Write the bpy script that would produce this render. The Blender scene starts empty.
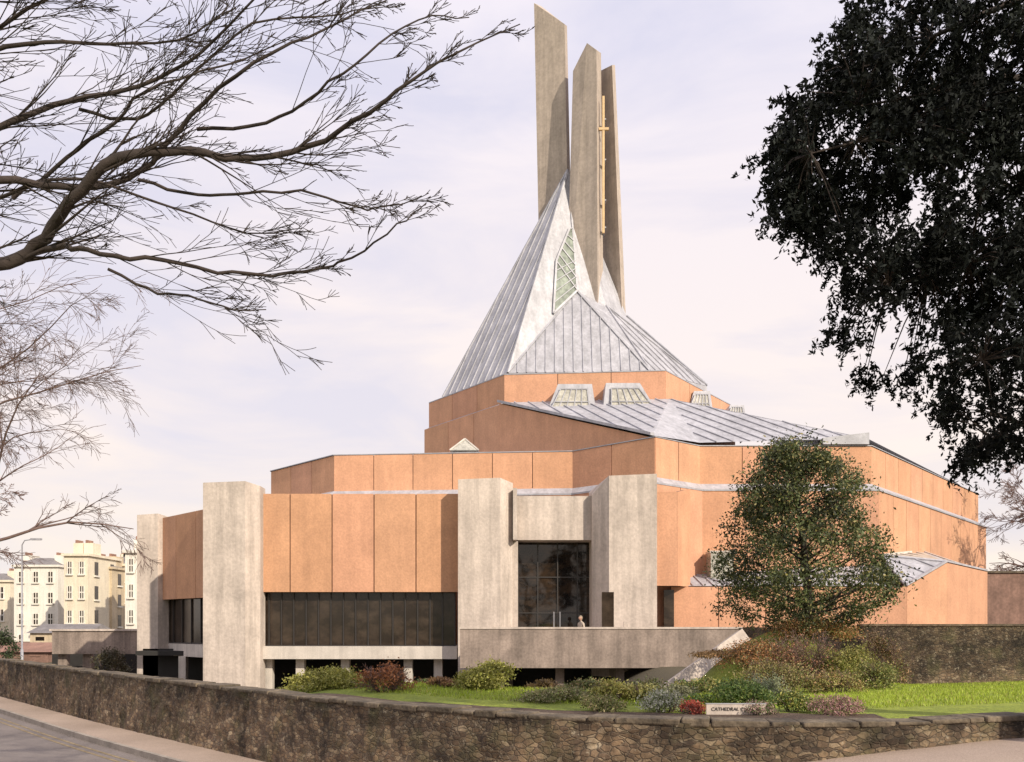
import bpy, math, random, bmesh
import numpy as np
from mathutils import Vector, noise as mnoise
R=random.Random(11); NR=np.random.default_rng(5)
F=900.0; HY=625.0; EYE=2.6
def W(px,py,Y): return Vector(((px-512)/F*Y, Y, EYE+(HY-py)/F*Y))
def PX(px,Y): return (px-512)/F*Y
def PZ(py,Y): return EYE+(HY-py)/F*Y
def sst(a,b,x):
    t=min(1,max(0,(x-a)/(b-a))); return t*t*(3-2*t)
scene=bpy.context.scene
scene.view_settings.view_transform='Standard'; scene.view_settings.look='None'; scene.view_settings.exposure=0

# ------------------------------------------------ materials
def newmat(name):
    m=bpy.data.materials.new(name); m.use_nodes=True
    nt=m.node_tree; b=nt.nodes['Principled BSDF']
    return m,nt,b
def N(nt,t,**k):
    n=nt.nodes.new(t)
    for a,v in k.items(): setattr(n,a,v)
    return n
def noise_n(nt,scale,detail=4,mapscale=None,rough=0.6):
    tc=N(nt,'ShaderNodeTexCoord'); mp=N(nt,'ShaderNodeMapping')
    if mapscale: mp.inputs['Scale'].default_value=mapscale
    nt.links.new(tc.outputs['Object'],mp.inputs[0])
    n=N(nt,'ShaderNodeTexNoise'); n.inputs['Scale'].default_value=scale; n.inputs['Detail'].default_value=detail
    n.inputs['Roughness'].default_value=rough
    nt.links.new(mp.outputs[0],n.inputs['Vector']); return n
def ramp(nt,src,stops):
    r=N(nt,'ShaderNodeValToRGB'); e=r.color_ramp.elements
    while len(e)<len(stops): e.new(0.5)
    for i,(p,c) in enumerate(stops):
        e[i].position=p; e[i].color=(c,c,c,1) if isinstance(c,(int,float)) else (*c,1)
    nt.links.new(src,r.inputs[0]); return r
def mix(nt,fac,a,b,mode='MIX'):
    m=N(nt,'ShaderNodeMixRGB',blend_type=mode)
    for i,v in ((0,fac),(1,a),(2,b)):
        if isinstance(v,(int,float)): m.inputs[i].default_value=v
        elif isinstance(v,tuple): m.inputs[i].default_value=(*v,1)
        else: nt.links.new(v,m.inputs[i])
    return m.outputs[0]
def bump(nt,b,h,strength=0.3,dist=0.05):
    bp=N(nt,'ShaderNodeBump'); bp.inputs['Strength'].default_value=strength; bp.inputs['Distance'].default_value=dist
    nt.links.new(h,bp.inputs['Height']); nt.links.new(bp.outputs[0],b.inputs['Normal'])
def basic(name,col,var=0.25,scale=3,fine=40,rough=0.85,streak=0.0,attr=False,bs=0.3,bd=0.02,metal=0.0):
    m,nt,b=newmat(name)
    n1=noise_n(nt,scale,4); n2=noise_n(nt,fine,2)
    c=col
    r1=ramp(nt,n1.outputs[0],[(0.3,1-var),(0.7,1+var*0.4)])
    out=mix(nt,1.0,c,r1.outputs[0],'MULTIPLY')
    r2=ramp(nt,n2.outputs[0],[(0.3,1-var*0.8),(0.7,1.05)])
    out=mix(nt,1.0,out,r2.outputs[0],'MULTIPLY')
    if streak>0:
        n3=noise_n(nt,1.0,4,(2.2,2.2,0.16),0.65)
        r3=ramp(nt,n3.outputs[0],[(0.36,1-streak),(0.6,1.0)])
        out=mix(nt,1.0,out,r3.outputs[0],'MULTIPLY')
    if attr:
        a=N(nt,'ShaderNodeAttribute',attribute_name='Col')
        out=mix(nt,1.0,out,a.outputs[0],'MULTIPLY')
    nt.links.new(out,b.inputs['Base Color'])
    b.inputs['Roughness'].default_value=rough; b.inputs['Metallic'].default_value=metal
    bump(nt,b,n2.outputs[0],bs,bd)
    return m
M={}
M['panel']=basic('aggregate_panel',(0.64,0.345,0.21),0.16,0.7,10,0.9,0.09,True,0.4,0.02)
M['joint']=basic('joint',(0.24,0.14,0.10),0.2)
M['conc']=basic('board_concrete',(0.63,0.54,0.475),0.18,0.8,7,0.9,0.26,False,0.5,0.02)
M['concfin']=basic('spire_concrete',(0.53,0.44,0.375),0.18,0.9,5,0.9,0.22,False,0.4,0.02)
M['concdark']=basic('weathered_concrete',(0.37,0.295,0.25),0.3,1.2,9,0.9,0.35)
M['metal']=basic('zinc_roof',(0.50,0.495,0.54),0.18,0.5,5,0.55,0.25,False,0.15,0.01,0.1)
M['metald']=basic('zinc_flashing',(0.42,0.42,0.46),0.2,1,6,0.5,0.1,False,0.15,0.01,0.15)
M['white']=basic('white_render',(0.66,0.60,0.54),0.15,1.5,20,0.8,0.2)
M['dark']=basic('painted_shade',(0.03,0.028,0.026),0.2)  # near-black colour stands in for shade in undercroft, ramp and arch
M['frame']=basic('dark_frame',(0.035,0.03,0.028),0.1,3,30,0.5)
M['gold']=basic('gilt',(0.66,0.46,0.25),0.2,3,30,0.5,0,False,0.1,0.01,0.2)
def glass(name,col,rough=0.06,c2=None):
    m,nt,b=newmat(name); b.inputs['Base Color'].default_value=(*col,1); b.inputs['Roughness'].default_value=rough
    n=noise_n(nt,0.5,2); bump(nt,b,n.outputs[0],0.12,0.05)
    if c2:
        n2=noise_n(nt,0.9,5,(1,1,1.6),.7); r=ramp(nt,n2.outputs[0],[(.42,col),(.68,c2)]); nt.links.new(r.outputs[0],b.inputs['Base Color'])
    return m
M['glass']=glass('dark_glass',(0.012,0.010,0.009),0.03,(.05,.032,.02))
M['glassd']=glass('tinted_dark_glass',(0.022,0.015,0.011),0.16,(.06,.042,.03))
M['skyl']=basic('skylight_glazing',(0.50,0.48,0.42),0.3,2,8,0.3)
M['lantern']=basic('spire_glazing',(0.40,0.45,0.38),0.5,1.2,2.2,0.25,0.4)
def rubble():
    m,nt,b=newmat('rubble_stone')
    tc=N(nt,'ShaderNodeTexCoord'); mp=N(nt,'ShaderNodeMapping'); mp.inputs['Scale'].default_value=(1,1,1.9)
    nn=noise_n(nt,4,3)
    nt.links.new(tc.outputs['Object'],mp.inputs[0])
    ad=mix(nt,0.16,mp.outputs[0],nn.outputs['Color'],'ADD')
    v=N(nt,'ShaderNodeTexVoronoi'); v.inputs['Scale'].default_value=8; nt.links.new(ad,v.inputs['Vector'])
    ve=N(nt,'ShaderNodeTexVoronoi',feature='DISTANCE_TO_EDGE'); ve.inputs['Scale'].default_value=8; nt.links.new(ad,ve.inputs['Vector'])
    sep=N(nt,'ShaderNodeSeparateColor'); nt.links.new(v.outputs['Color'],sep.inputs[0])
    rc=ramp(nt,sep.outputs[0],[(0.0,(0.11,0.075,0.052)),(0.35,(0.20,0.135,0.085)),(0.7,(0.27,0.185,0.11)),(1.0,(0.38,0.29,0.19))])
    re=ramp(nt,ve.outputs[0],[(0.0,0.0),(0.12,1.0)])
    c=mix(nt,re.outputs[0],(0.17,0.13,0.09),rc.outputs[0])
    big=noise_n(nt,1.3,6,None,0.72); rb=ramp(nt,big.outputs[0],[(0.38,0.28),(0.62,1.25)])
    c=mix(nt,1,c,rb.outputs[0],'MULTIPLY')
    sx=N(nt,'ShaderNodeSeparateXYZ'); nt.links.new(tc.outputs['Object'],sx.inputs[0])
    st=noise_n(nt,1,5,(2.5,2.5,0.5),0.7)
    ma=N(nt,'ShaderNodeMath',operation='MULTIPLY_ADD'); nt.links.new(st.outputs[0],ma.inputs[0]); ma.inputs[1].default_value=1.1; nt.links.new(sx.outputs[2],ma.inputs[2])
    mr=N(nt,'ShaderNodeMapRange'); nt.links.new(ma.outputs[0],mr.inputs[0]); mr.inputs[1].default_value=1.45; mr.inputs[2].default_value=1.9; mr.inputs[3].default_value=1.0; mr.inputs[4].default_value=0.42
    c=mix(nt,1,c,mr.outputs[0],'MULTIPLY')
    li=noise_n(nt,9,6,None,0.75); rl=ramp(nt,li.outputs[0],[(0.57,0.0),(0.66,0.65)])
    c=mix(nt,rl.outputs[0],c,(0.36,0.31,0.23))
    mo=noise_n(nt,1.7,5); rm=ramp(nt,mo.outputs[0],[(0.52,0.0),(0.68,0.6)])
    c=mix(nt,rm.outputs[0],c,(0.085,0.08,0.035))
    nt.links.new(c,b.inputs['Base Color']); b.inputs['Roughness'].default_value=0.95
    hf=mix(nt,0.5,re.outputs[0],li.outputs[0]); bump(nt,b,hf,0.8,0.04)
    return m
M['rubble']=rubble()
M['coping']=basic('coping_stone',(0.21,0.165,0.115),0.6,2.2,12,0.95,0.45,False,0.8,0.03)
def asphalt(name,c0,c1,grain=90):
    m,nt,b=newmat(name)
    n1=noise_n(nt,0.35,6,None,0.65); n2=noise_n(nt,grain,2)
    r1=ramp(nt,n1.outputs[0],[(0.3,c0),(0.7,c1)])
    r2=ramp(nt,n2.outputs[0],[(0.3,0.75),(0.7,1.2)])
    nt.links.new(mix(nt,1,r1.outputs[0],r2.outputs[0],'MULTIPLY'),b.inputs['Base Color'])
    b.inputs['Roughness'].default_value=0.85; bump(nt,b,n2.outputs[0],0.5,0.01); return m
M['road']=asphalt('asphalt',(0.15,0.125,0.115),(0.23,0.195,0.18))
M['pave']=asphalt('pavement_mat',(0.31,0.235,0.185),(0.44,0.34,0.275),60)
M['kerb']=basic('kerb_stone',(0.38,0.33,0.28),0.3,3,30)
M['yellow']=basic('road_paint_yellow',(0.36,0.27,0.15),0.5,5,30)
def groundm():
    m,nt,b=newmat('ground_mat')
    n1=noise_n(nt,0.8,6,None,0.7); n2=noise_n(nt,14,4)
    r1=ramp(nt,n1.outputs[0],[(0.35,(0.17,0.22,0.025)),(0.62,(0.27,0.32,0.035)),(0.8,(0.21,0.19,0.06))])
    r2=ramp(nt,n2.outputs[0],[(0.3,0.6),(0.7,1.2)])
    tc=N(nt,'ShaderNodeTexCoord'); sx=N(nt,'ShaderNodeSeparateXYZ'); nt.links.new(tc.outputs['Object'],sx.inputs[0])
    mr=N(nt,'ShaderNodeMapRange'); nt.links.new(sx.outputs[1],mr.inputs[0]); mr.inputs[1].default_value=24; mr.inputs[2].default_value=30
    c=mix(nt,1,r1.outputs[0],r2.outputs[0],'MULTIPLY')
    c=mix(nt,mr.outputs[0],c,(0.09,0.075,0.045))
    nt.links.new(c,b.inputs['Base Color'])
    b.inputs['Roughness'].default_value=1; bump(nt,b,n2.outputs[0],0.7,0.05); return m
M['ground']=groundm()
M['soil']=basic('soil',(0.10,0.065,0.045),0.4,3,20,1,0,False,0.8,0.05)
def leafm(name,trans=0.25,rough=0.6):
    m,nt,b=newmat(name)
    a=N(nt,'ShaderNodeAttribute',attribute_name='Col')
    nt.links.new(a.outputs[0],b.inputs['Base Color']); b.inputs['Roughness'].default_value=rough
    if trans>0:
        t=N(nt,'ShaderNodeBsdfTranslucent'); nt.links.new(a.outputs[0],t.inputs[0])
        mx=N(nt,'ShaderNodeMixShader'); mx.inputs[0].default_value=trans
        nt.links.new(b.outputs[0],mx.inputs[1]); nt.links.new(t.outputs[0],mx.inputs[2])
        nt.links.new(mx.outputs[0],nt.nodes['Material Output'].inputs[0])
    else: b.inputs['Specular IOR Level'].default_value=0.15
    return m
M['leaf']=leafm('foliage',0.2); M['leafd']=leafm('yew_foliage',0.0,0.8)
M['bark']=basic('bark',(0.055,0.04,0.035),0.4,4,25,0.95)
M['barkl']=basic('bark_pale',(0.19,0.125,0.11),0.3,4,25,0.95)
M['cream']=basic('cream_stucco',(0.80,0.71,0.56),0.12,0.5,5,0.85,0.12)
M['whites']=basic('white_stucco',(0.82,0.78,0.70),0.1,0.5,5,0.85,0.12)
M['tan']=basic('bath_stone',(0.66,0.54,0.38),0.2,0.5,5,0.85,0.2)
M['slate']=basic('slate_roof',(0.24,0.22,0.22),0.3,1,8,0.7)
M['redroof']=basic('tile_roof',(0.34,0.19,0.14),0.3,1,8,0.8)
M['redbrick']=basic('red_sandstone',(0.30,0.18,0.14),0.35,1,6,0.9,0.2)

# ------------------------------------------------ mesh builders
class MB:
    def __init__(s): s.v=[];s.f=[];s.mi=[];s.c=[];s.mats=[]
    def mid(s,m):
        if m not in s.mats: s.mats.append(m)
        return s.mats.index(m)
    def add(s,vs,fs,mat,col=1.0):
        o=len(s.v); s.v+= [tuple(p) for p in vs]
        cc=col if isinstance(col,tuple) else (col,col,col)
        s.c+=[(*cc,1.0)]*len(vs); k=s.mid(mat)
        for f in fs: s.f.append(tuple(i+o for i in f)); s.mi.append(k)
    def poly(s,pts,mat,col=1.0): s.add(pts,[tuple(range(len(pts)))],mat,col)
    def prism(s,plan,zb,zt,mat,col=1.0,top=None):
        n=len(plan); zb=zb if isinstance(zb,(list,tuple)) else [zb]*n; zt=zt if isinstance(zt,(list,tuple)) else [zt]*n
        top=top or plan
        vs=[(p[0],p[1],z) for p,z in zip(plan,zb)]+[(p[0],p[1],z) for p,z in zip(top,zt)]
        fs=[tuple(range(n-1,-1,-1)),tuple(range(n,2*n))]+[(i,(i+1)%n,n+(i+1)%n,n+i) for i in range(n)]
        s.add(vs,fs,mat,col)
    def box(s,x0,x1,y0,y1,z0,z1,mat,col=1.0):
        s.prism([(x0,y0),(x1,y0),(x1,y1),(x0,y1)],z0,z1,mat,col)
    def wall(s,p0,p1,z0,z1,t,mat,col=1.0,off=0.0,zb1=None):
        dx,dy=p1[0]-p0[0],p1[1]-p0[1]; L=math.hypot(dx,dy); n=(dy/L,-dx/L)
        a=off; b=off-t
        pl=[(p0[0]+n[0]*a,p0[1]+n[1]*a),(p1[0]+n[0]*a,p1[1]+n[1]*a),(p1[0]+n[0]*b,p1[1]+n[1]*b),(p0[0]+n[0]*b,p0[1]+n[1]*b)]
        za,zc=(z1,z1) if not isinstance(z1,tuple) else z1
        s.prism(pl,z0,[za,zc,zc,za],mat,col)
    def panels(s,p0,p1,z0,z1,width,t=0.07,gap=0.045,bt=0.4,rows=None):
        za,zc=(z1,z1) if not isinstance(z1,tuple) else z1
        s.wall(p0,p1,z0+0.01,(za-0.03,zc-0.03),bt,M['joint'])
        dx,dy=p1[0]-p0[0],p1[1]-p0[1]; L=math.hypot(dx,dy); n=max(1,round(L/width))
        for i in range(n):
            a=i/n+(gap/2/L if i else -t*0.5/L); b=(i+1)/n-(gap/2/L if i<n-1 else -t*0.5/L)
            q0=(p0[0]+dx*a,p0[1]+dy*a); q1=(p0[0]+dx*b,p0[1]+dy*b)
            ta=za+(zc-za)*a; tb=za+(zc-za)*b
            cv=R.uniform(0.94,1.03)
            s.wall(q0,q1,z0,(ta,tb),t,M['panel'],(cv,cv*R.uniform(0.98,1.02),cv*R.uniform(0.96,1.03)),off=t)
    def beam(s,p,q,w,h,nrm,mat):
        p=Vector(p);q=Vector(q);d=(q-p); 
        if d.length<1e-4: return
        d.normalize(); nrm=Vector(nrm).normalized(); sd=d.cross(nrm).normalized()*w/2; up=nrm*h
        vs=[p-sd,p+sd,p+sd+up,p-sd+up,q-sd,q+sd,q+sd+up,q-sd+up]
        s.add(vs,[(0,1,2,3),(7,6,5,4),(0,4,5,1),(1,5,6,2),(2,6,7,3),(3,7,4,0)],mat)
    def tri_roof(s,a,b,c,mat,n=12,w=0.06,h=0.07,cam=Vector((0,0,2.6)),edge=True):
        a,b,c=Vector(a),Vector(b),Vector(c)
        s.poly([a,b,c],mat)
        nr=(b-a).cross(c-a).normalized()
        if nr.dot(cam-a)<0: nr=-nr
        if n:
            d=a-(b+c)/2
            for i in range(1,n):
                t=i/n; fr=min(2*t,2*(1-t)); p=b.lerp(c,t); s.beam(p,p+d*fr*0.98,w,h,nr,mat)
        if edge:
            for e,g in ((a,b),(a,c)): s.beam(e,g,0.14,0.09,nr,mat)
    def build(s,name,parent=None,recalc=True,smooth=False):
        me=bpy.data.meshes.new(name); me.from_pydata(s.v,[],s.f)
        for m in s.mats: me.materials.append(m)
        me.polygons.foreach_set('material_index',s.mi)
        at=me.attributes.new('Col','FLOAT_COLOR','POINT'); at.data.foreach_set('color',np.array(s.c,dtype=np.float32).ravel())
        if recalc:
            bm=bmesh.new(); bm.from_mesh(me); bmesh.ops.recalc_face_normals(bm,faces=bm.faces); bm.to_mesh(me); bm.free()
        if smooth: me.polygons.foreach_set('use_smooth',[True]*len(me.polygons))
        o=bpy.data.objects.new(name,me); scene.collection.objects.link(o)
        if parent: o.parent=parent
        return o
def empty(name):
    o=bpy.data.objects.new(name,None); scene.collection.objects.link(o); return o
def npmesh(name,v,f,col,mat,parent=None,smooth=False):
    v=np.asarray(v,dtype=np.float32); f=np.asarray(f,dtype=np.int32); k=f.shape[1]
    me=bpy.data.meshes.new(name); me.vertices.add(len(v)); me.vertices.foreach_set('co',v.ravel())
    me.loops.add(f.size); me.loops.foreach_set('vertex_index',f.ravel())
    me.polygons.add(len(f)); me.polygons.foreach_set('loop_start',np.arange(0,f.size,k,dtype=np.int32))
    if smooth: me.polygons.foreach_set('use_smooth',np.ones(len(f),dtype=bool))
    if col is not None:
        at=me.attributes.new('Col','FLOAT_COLOR','POINT'); c=np.ones((len(v),4),dtype=np.float32); c[:,:3]=col; at.data.foreach_set('color',c.ravel())
    me.update(calc_edges=True); me.validate(); me.materials.append(mat)
    o=bpy.data.objects.new(name,me); scene.collection.objects.link(o)
    if parent: o.parent=parent
    return o
def leaf_arrays(C,size,aspect,col,droop=0.0,up=0.0,var=0.35):
    n=len(C); a=NR.normal(size=(n,3)); a[:,2]-=droop; a[:,2]+=up; a/=np.linalg.norm(a,axis=1)[:,None]
    b=np.cross(a,NR.normal(size=(n,3))); b/=np.linalg.norm(b,axis=1)[:,None]+1e-9
    s=size*NR.uniform(0.6,1.35,size=(n,1)); A=a*s; B=b*s*aspect
    v=np.stack([C-A*0.5,C+B*0.5+A*0.05,C+A*0.5,C-B*0.5+A*0.05],1).reshape(-1,3)
    f=np.arange(4*n).reshape(n,4)
    c=np.asarray(col,dtype=float); 
    if c.ndim==1: c=np.tile(c,(n,1))
    c=c*NR.uniform(1-var,1+var,size=(n,1)); c=np.repeat(c,4,0)
    return v,f,c
class Tubes:
    def __init__(s): s.v=[];s.f=[];s.n=0
    def tube(s,pts,rad,sides=5):
        pts=np.array([tuple(p) for p in pts],dtype=float); m=len(pts)
        if m<2: return
        t=np.gradient(pts,axis=0); t/=np.linalg.norm(t,axis=1)[:,None]+1e-9
        ref=np.array([0.13,0.25,0.96]); 
        u=np.cross(t,ref); u/=np.linalg.norm(u,axis=1)[:,None]+1e-9; w=np.cross(t,u)
        an=np.arange(sides)*2*math.pi/sides
        rad=np.asarray(rad,dtype=float)
        ring=pts[:,None,:]+rad[:,None,None]*(np.cos(an)[None,:,None]*u[:,None,:]+np.sin(an)[None,:,None]*w[:,None,:])
        s.v.append(ring.reshape(-1,3))
        i=np.arange(m-1)[:,None]*sides; j=np.arange(sides)[None,:]; j2=(j+1)%sides
        f=np.stack([i+j,i+j2,i+sides+j2,i+sides+j],-1).reshape(-1,4)+s.n
        s.f.append(f); s.n+=m*sides
    def build(s,name,mat,parent=None):
        return npmesh(name,np.concatenate(s.v),np.concatenate(s.f),None,mat,parent,True)
def catmull(pts,n=5):
    P=[Vector(p) for p in pts]; P=[P[0]*2-P[1]]+P+[P[-1]*2-P[-2]]; out=[]
    for i in range(1,len(P)-2):
        a,b,c,d=P[i-1:i+3]
        for k in range(n):
            t=k/n; out.append(0.5*((2*b)+(c-a)*t+(2*a-5*b+4*c-d)*t*t+(-a+3*b-3*c+d)*t**3))
    out.append(P[-2]); return out
def rv(): return Vector((R.gauss(0,1),R.gauss(0,1),R.gauss(0,1)))
def grow(T,p,d,L,r,lev,wander=0.16,grav=0.0,rmin=0.004,kids=(5,5,4),spread=0.65,yflat=1.0):
    n=6 if lev>0 else 4; pts=[Vector(p)]; d=Vector(d).normalized()
    for i in range(n):
        e=rv()*wander; e.y*=yflat; d=(d+e+Vector((0,0,grav))).normalized(); pts.append(pts[-1]+d*L/n)
    rad=[max(rmin,r*(1-0.8*i/n)) for i in range(n+1)]
    T.tube(pts,rad,5 if r>0.02 else 3)
    if lev<=0: return
    k=kids[min(lev,len(kids)-1)]
    for j in range(k):
        t=R.uniform(0.15,0.97)*n; i=min(n-1,int(t)); q=pts[i].lerp(pts[i+1],t-i)
        dd=(pts[i+1]-pts[i]).normalized(); e=rv(); e.y*=yflat; e-=dd*e.dot(dd); e.normalize()
        nd=(dd+e*R.uniform(spread*0.6,spread*1.3)).normalized()
        grow(T,q,nd,L*R.uniform(0.3,0.6)*(1.1-0.4*t/n),max(rmin,rad[i]*0.6),lev-1,wander,grav,rmin,kids,spread,yflat)

# ------------------------------------------------ terrain functions
WP=[(-700,760),(-60,82),(-25,40),(-15.7,29.2),(-10,22.6),(-3.97,16.1),(-1.66,13.7),(0.37,12.15),(3.8,11.25),(6.9,12.1),(12,14.5),(40,31),(700,420)]
def wl(X):
    for (a,b),(c,d) in zip(WP,WP[1:]):
        if X<=c: return b+(d-b)*(X-a)/(c-a)
    return WP[-1][1]
def w(X):
    if abs(X)>30: return wl(X)
    return sum(wl(X+k*0.45) for k in range(-3,4))/7
def street(X): return sst(-4,7,X)*1.0
def gz(X,Y):
    d=Y-w(X)
    z0=0.2+1.15*sst(-9,-3,X)
    r=sst(2.5,7,X)
    left=z0+(-1.3-z0)*sst(4.5,19,d)
    right=1.35-0.65*sst(0,16,d)
    z=left*(1-r)+right*r
    sx_=2.5 if X<8 else 1.7
    z+=1.75*math.exp(-(((X-8.0)/sx_)**2+((Y-26.2)/2.3)**2))
    z+=sst(60,110,Y)*(1.6-0.6*r)
    return z+0.03*mnoise.noise((X*0.7,Y*0.7,0))
def zf(X,Y): return street(X) if Y<w(X) else gz(X,Y)
def strip(name,xs,offs,zfun,mat):
    v=[];f=[]
    for X in xs:
        wy=w(X)
        for o in offs: v.append((X,wy+o,zfun(X,wy+o,o)))
    m=len(offs)
    for i in range(len(xs)-1):
        for j in range(m-1): f.append((i*m+j,(i+1)*m+j,(i+1)*m+j+1,i*m+j+1))
    me=bpy.data.meshes.new(name); me.from_pydata(v,[],f); me.materials.append(mat)
    me.polygons.foreach_set('use_smooth',[True]*len(f))
    o=bpy.data.objects.new(name,me); scene.collection.objects.link(o); return o
xs=[-700,-300,-150,-90]+list(np.arange(-60,-24,2.0))+list(np.arange(-24,24.01,0.4))+list(np.arange(26,60,3.0))+[90,150,300,700]
offs=[-900,-300,-100,-40,-20,-12,-6,-3,-1,-0.16,0.16]+list(np.arange(0.6,24,0.6))+list(np.arange(25,60,3))+[70,90,120,200,400,900,2500]
strip('ground',xs,offs,lambda X,Y,o: (street(X)-0.02 if o<0 else gz(X,Y)),M['ground'])
xr=[-300,-150,-90]+list(np.arange(-60,-24,2.0))+list(np.arange(-24,24.01,0.4))+[30,45,90,200]
strip('road',xr,[-11.6,-8,-5,-1.98],lambda X,Y,o: street(X)+0.004,M['road'])
strip('road_marking',xr,[-2.55,-2.45],lambda X,Y,o: street(X)+0.008,M['yellow'])
strip('road_marking.001',xr,[-2.85,-2.75],lambda X,Y,o: street(X)+0.008,M['yellow'])
strip('pavement',xr,[-1.84,-1.2,-0.6,-0.1],lambda X,Y,o: street(X)+0.11,M['pave'])
strip('pavement.001',xr,[-16,-13,-11.9],lambda X,Y,o: street(X)+0.11,M['pave'])
for nm,a,b in (('kerb',-1.98,-1.84),('kerb.001',-11.9,-11.6)):
    v=[];f=[]
    for i,X in enumerate(xr):
        wy=w(X);s=street(X)
        v+=[(X,wy+a,s-0.05),(X,wy+a,s+0.125),(X,wy+b,s+0.125),(X,wy+b,s-0.05)]
        if i: 
            o=4*i
            for j in range(3): f.append((o-4+j,o+j,o+j+1,o-4+j+1))
    me=bpy.data.meshes.new(nm); me.from_pydata(v,[],f); me.materials.append(M['kerb']); o=bpy.data.objects.new(nm,me); scene.collection.objects.link(o)

def stone_wall():
    P=[];X=-70.0
    while X<45:
        P.append((X,w(X))); sl=abs(w(X+0.1)-w(X))/0.1
        X+= (0.12 if -24<X<14 else 0.8)/math.sqrt(1+sl*sl)
    v=[];f=[]
    def ring(i):
        x,y=P[i]; a=P[max(0,i-1)];b=P[min(len(P)-1,i+1)]; dx,dy=b[0]-a[0],b[1]-a[1]; L=math.hypot(dx,dy); n=(dy/L,-dx/L)
        zb=street(x)-0.1; zt=1.35; out=[]
        K=9
        for k in range(K+1):
            z=zb+(zt-zb)*k/K; o=0.2+0.04*mnoise.noise((x*3,y*3,z*5))+0.03*mnoise.noise((x*8,y*8,z*9))
            out.append((x+n[0]*o,y+n[1]*o,z))
        for k in range(3):
            z=zt-k*0.25; out.append((x-n[0]*0.2,y-n[1]*0.2,z))
        return out
    for i in range(len(P)): v+=ring(i)
    m=13
    for i in range(len(P)-1):
        for j in range(m-1): f.append((i*m+j,(i+1)*m+j,(i+1)*m+j+1,i*m+j+1))
    e=empty('boundary_stone_wall')
    me=bpy.data.meshes.new('rubble'); me.from_pydata(v,[],f); me.materials.append(M['rubble']); o=bpy.data.objects.new('rubble',me); scene.collection.objects.link(o); o.parent=e
    mb=MB(); i=0
    while i<len(P)-8:
        k=R.choice([2,3,4,5,6,7]) if -24<P[i][0]<14 else 3
        a,b=P[i],P[min(len(P)-1,i+k)]; dx,dy=b[0]-a[0],b[1]-a[1]; L=math.hypot(dx,dy); g=0.006/L
        p0=(a[0]+dx*g,a[1]+dy*g);p1=(b[0]-dx*g,b[1]-dy*g)
        h=0.045+R.uniform(-0.015,0.02); of=0.225+R.uniform(-0.02,0.02)
        mb.wall(p0,p1,1.325+R.uniform(-0.02,0.01),(1.35+h,1.35+h+R.uniform(-.012,.012)),0.45,M['coping'],off=of)
        i+=k
    c=mb.build('coping',e)
    bv=c.modifiers.new('b','BEVEL'); bv.width=0.022; bv.segments=2
    mb=MB(); xg=-12.0; yg=w(xg); nx,ny=0.75,-0.66
    pts=[]
    c0=Vector((xg+nx*0.28,yg+ny*0.28,0)); t=Vector((0.66,0.75,0))
    for k in range(9):
        a=math.pi*k/8; pts.append(c0+t*(0.24*math.cos(a))+Vector((0,0,0.6+0.24*math.sin(a))))
    pts=[c0+t*0.24+Vector((0,0,0.1))]+pts+[c0-t*0.24+Vector((0,0,0.1))]
    mb.poly(pts,M['dark']); mb.build('arched_opening',e,False)  # flat near-black sheet, the arch's shaded depth is only painted
stone_wall()

# ------------------------------------------------ cathedral
cath=empty('modern_concrete_cathedral')
P=[(-15.5,58.2),(-10.36,52.7),(3.49,51.5),(7.56,47.6),(10.4,50.0),(19.9,50.0),(35.4,68.5),(20,92),(-10,92)]
cx,cy=8,68
Q=[(cx+(x-cx)*1.022,cy+(y-cy)*1.022) for x,y in P]
nP=len(P)
b=MB()
for i in range(nP):
    b.panels(P[i],P[(i+1)%nP],10.3,12.5,2.35)
    b.panels(Q[i],Q[(i+1)%nP],1.32,10.05,2.35)
    b.wall(Q[i],Q[(i+1)%nP],-2,1.3,0.5,M['dark'],off=-0.1)  # base walls coloured near-black to read as undercroft shade
b.build('nave_wall_panels',cath)
b=MB()
def ex(p,k): return (cx+(p[0]-cx)*k,cy+(p[1]-cy)*k)
for i in range(nP):
    j=(i+1)%nP
    a0,a1=ex(Q[i],1.006),ex(Q[j],1.006)
    b.poly([(*a0,9.98),(*a1,9.98),(*a1,10.08),(*a0,10.08)],M['metald'])
    b.poly([(*a0,10.08),(*a1,10.08),(*P[j],10.48),(*P[i],10.48)],M['metal'])
    c0,c1=ex(P[i],1.006),ex(P[j],1.006); d0,d1=ex(P[i],0.98),ex(P[j],0.98)
    b.poly([(*c0,12.52),(*c1,12.52),(*c1,12.57),(*c0,12.57)],M['metald'])
    b.poly([(*c0,12.57),(*c1,12.57),(*d1,12.57),(*d0,12.57)],M['metald'])
b.poly([(x,y,12.3) for x,y in P],M['metal'])
b.build('nave_roof_edges',cath,False)
D=[(-6.05,66.4),(-0.46,58.9),(9.86,58.0),(16.2,67.0),(10,77),(-0.5,77)]
b=MB()
for i in range(6):
    j=(i+1)%6
    b.panels(D[i],D[j],17.15,18.95,3.4)
    cxx,cyy=5,67
    e0,e1=[(cxx+(q[0]-cxx)*1.03,cyy+(q[1]-cyy)*1.03) for q in (D[i],D[j])]
    b.panels(e0,e1,12.3,17.0,3.4)
    b.poly([(*e0,17.0),(*e1,17.0),(*D[j],17.2),(*D[i],17.2)],M['metal'])
    b.wall(D[i],D[j],18.95,19.01,0.3,M['metald'],off=0.10)
b.panels((-0.75,58.6),(7.35,48.1),12.3,(17.0,12.65),30)
b.build('clerestory_walls',cath)
b=MB()
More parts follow.
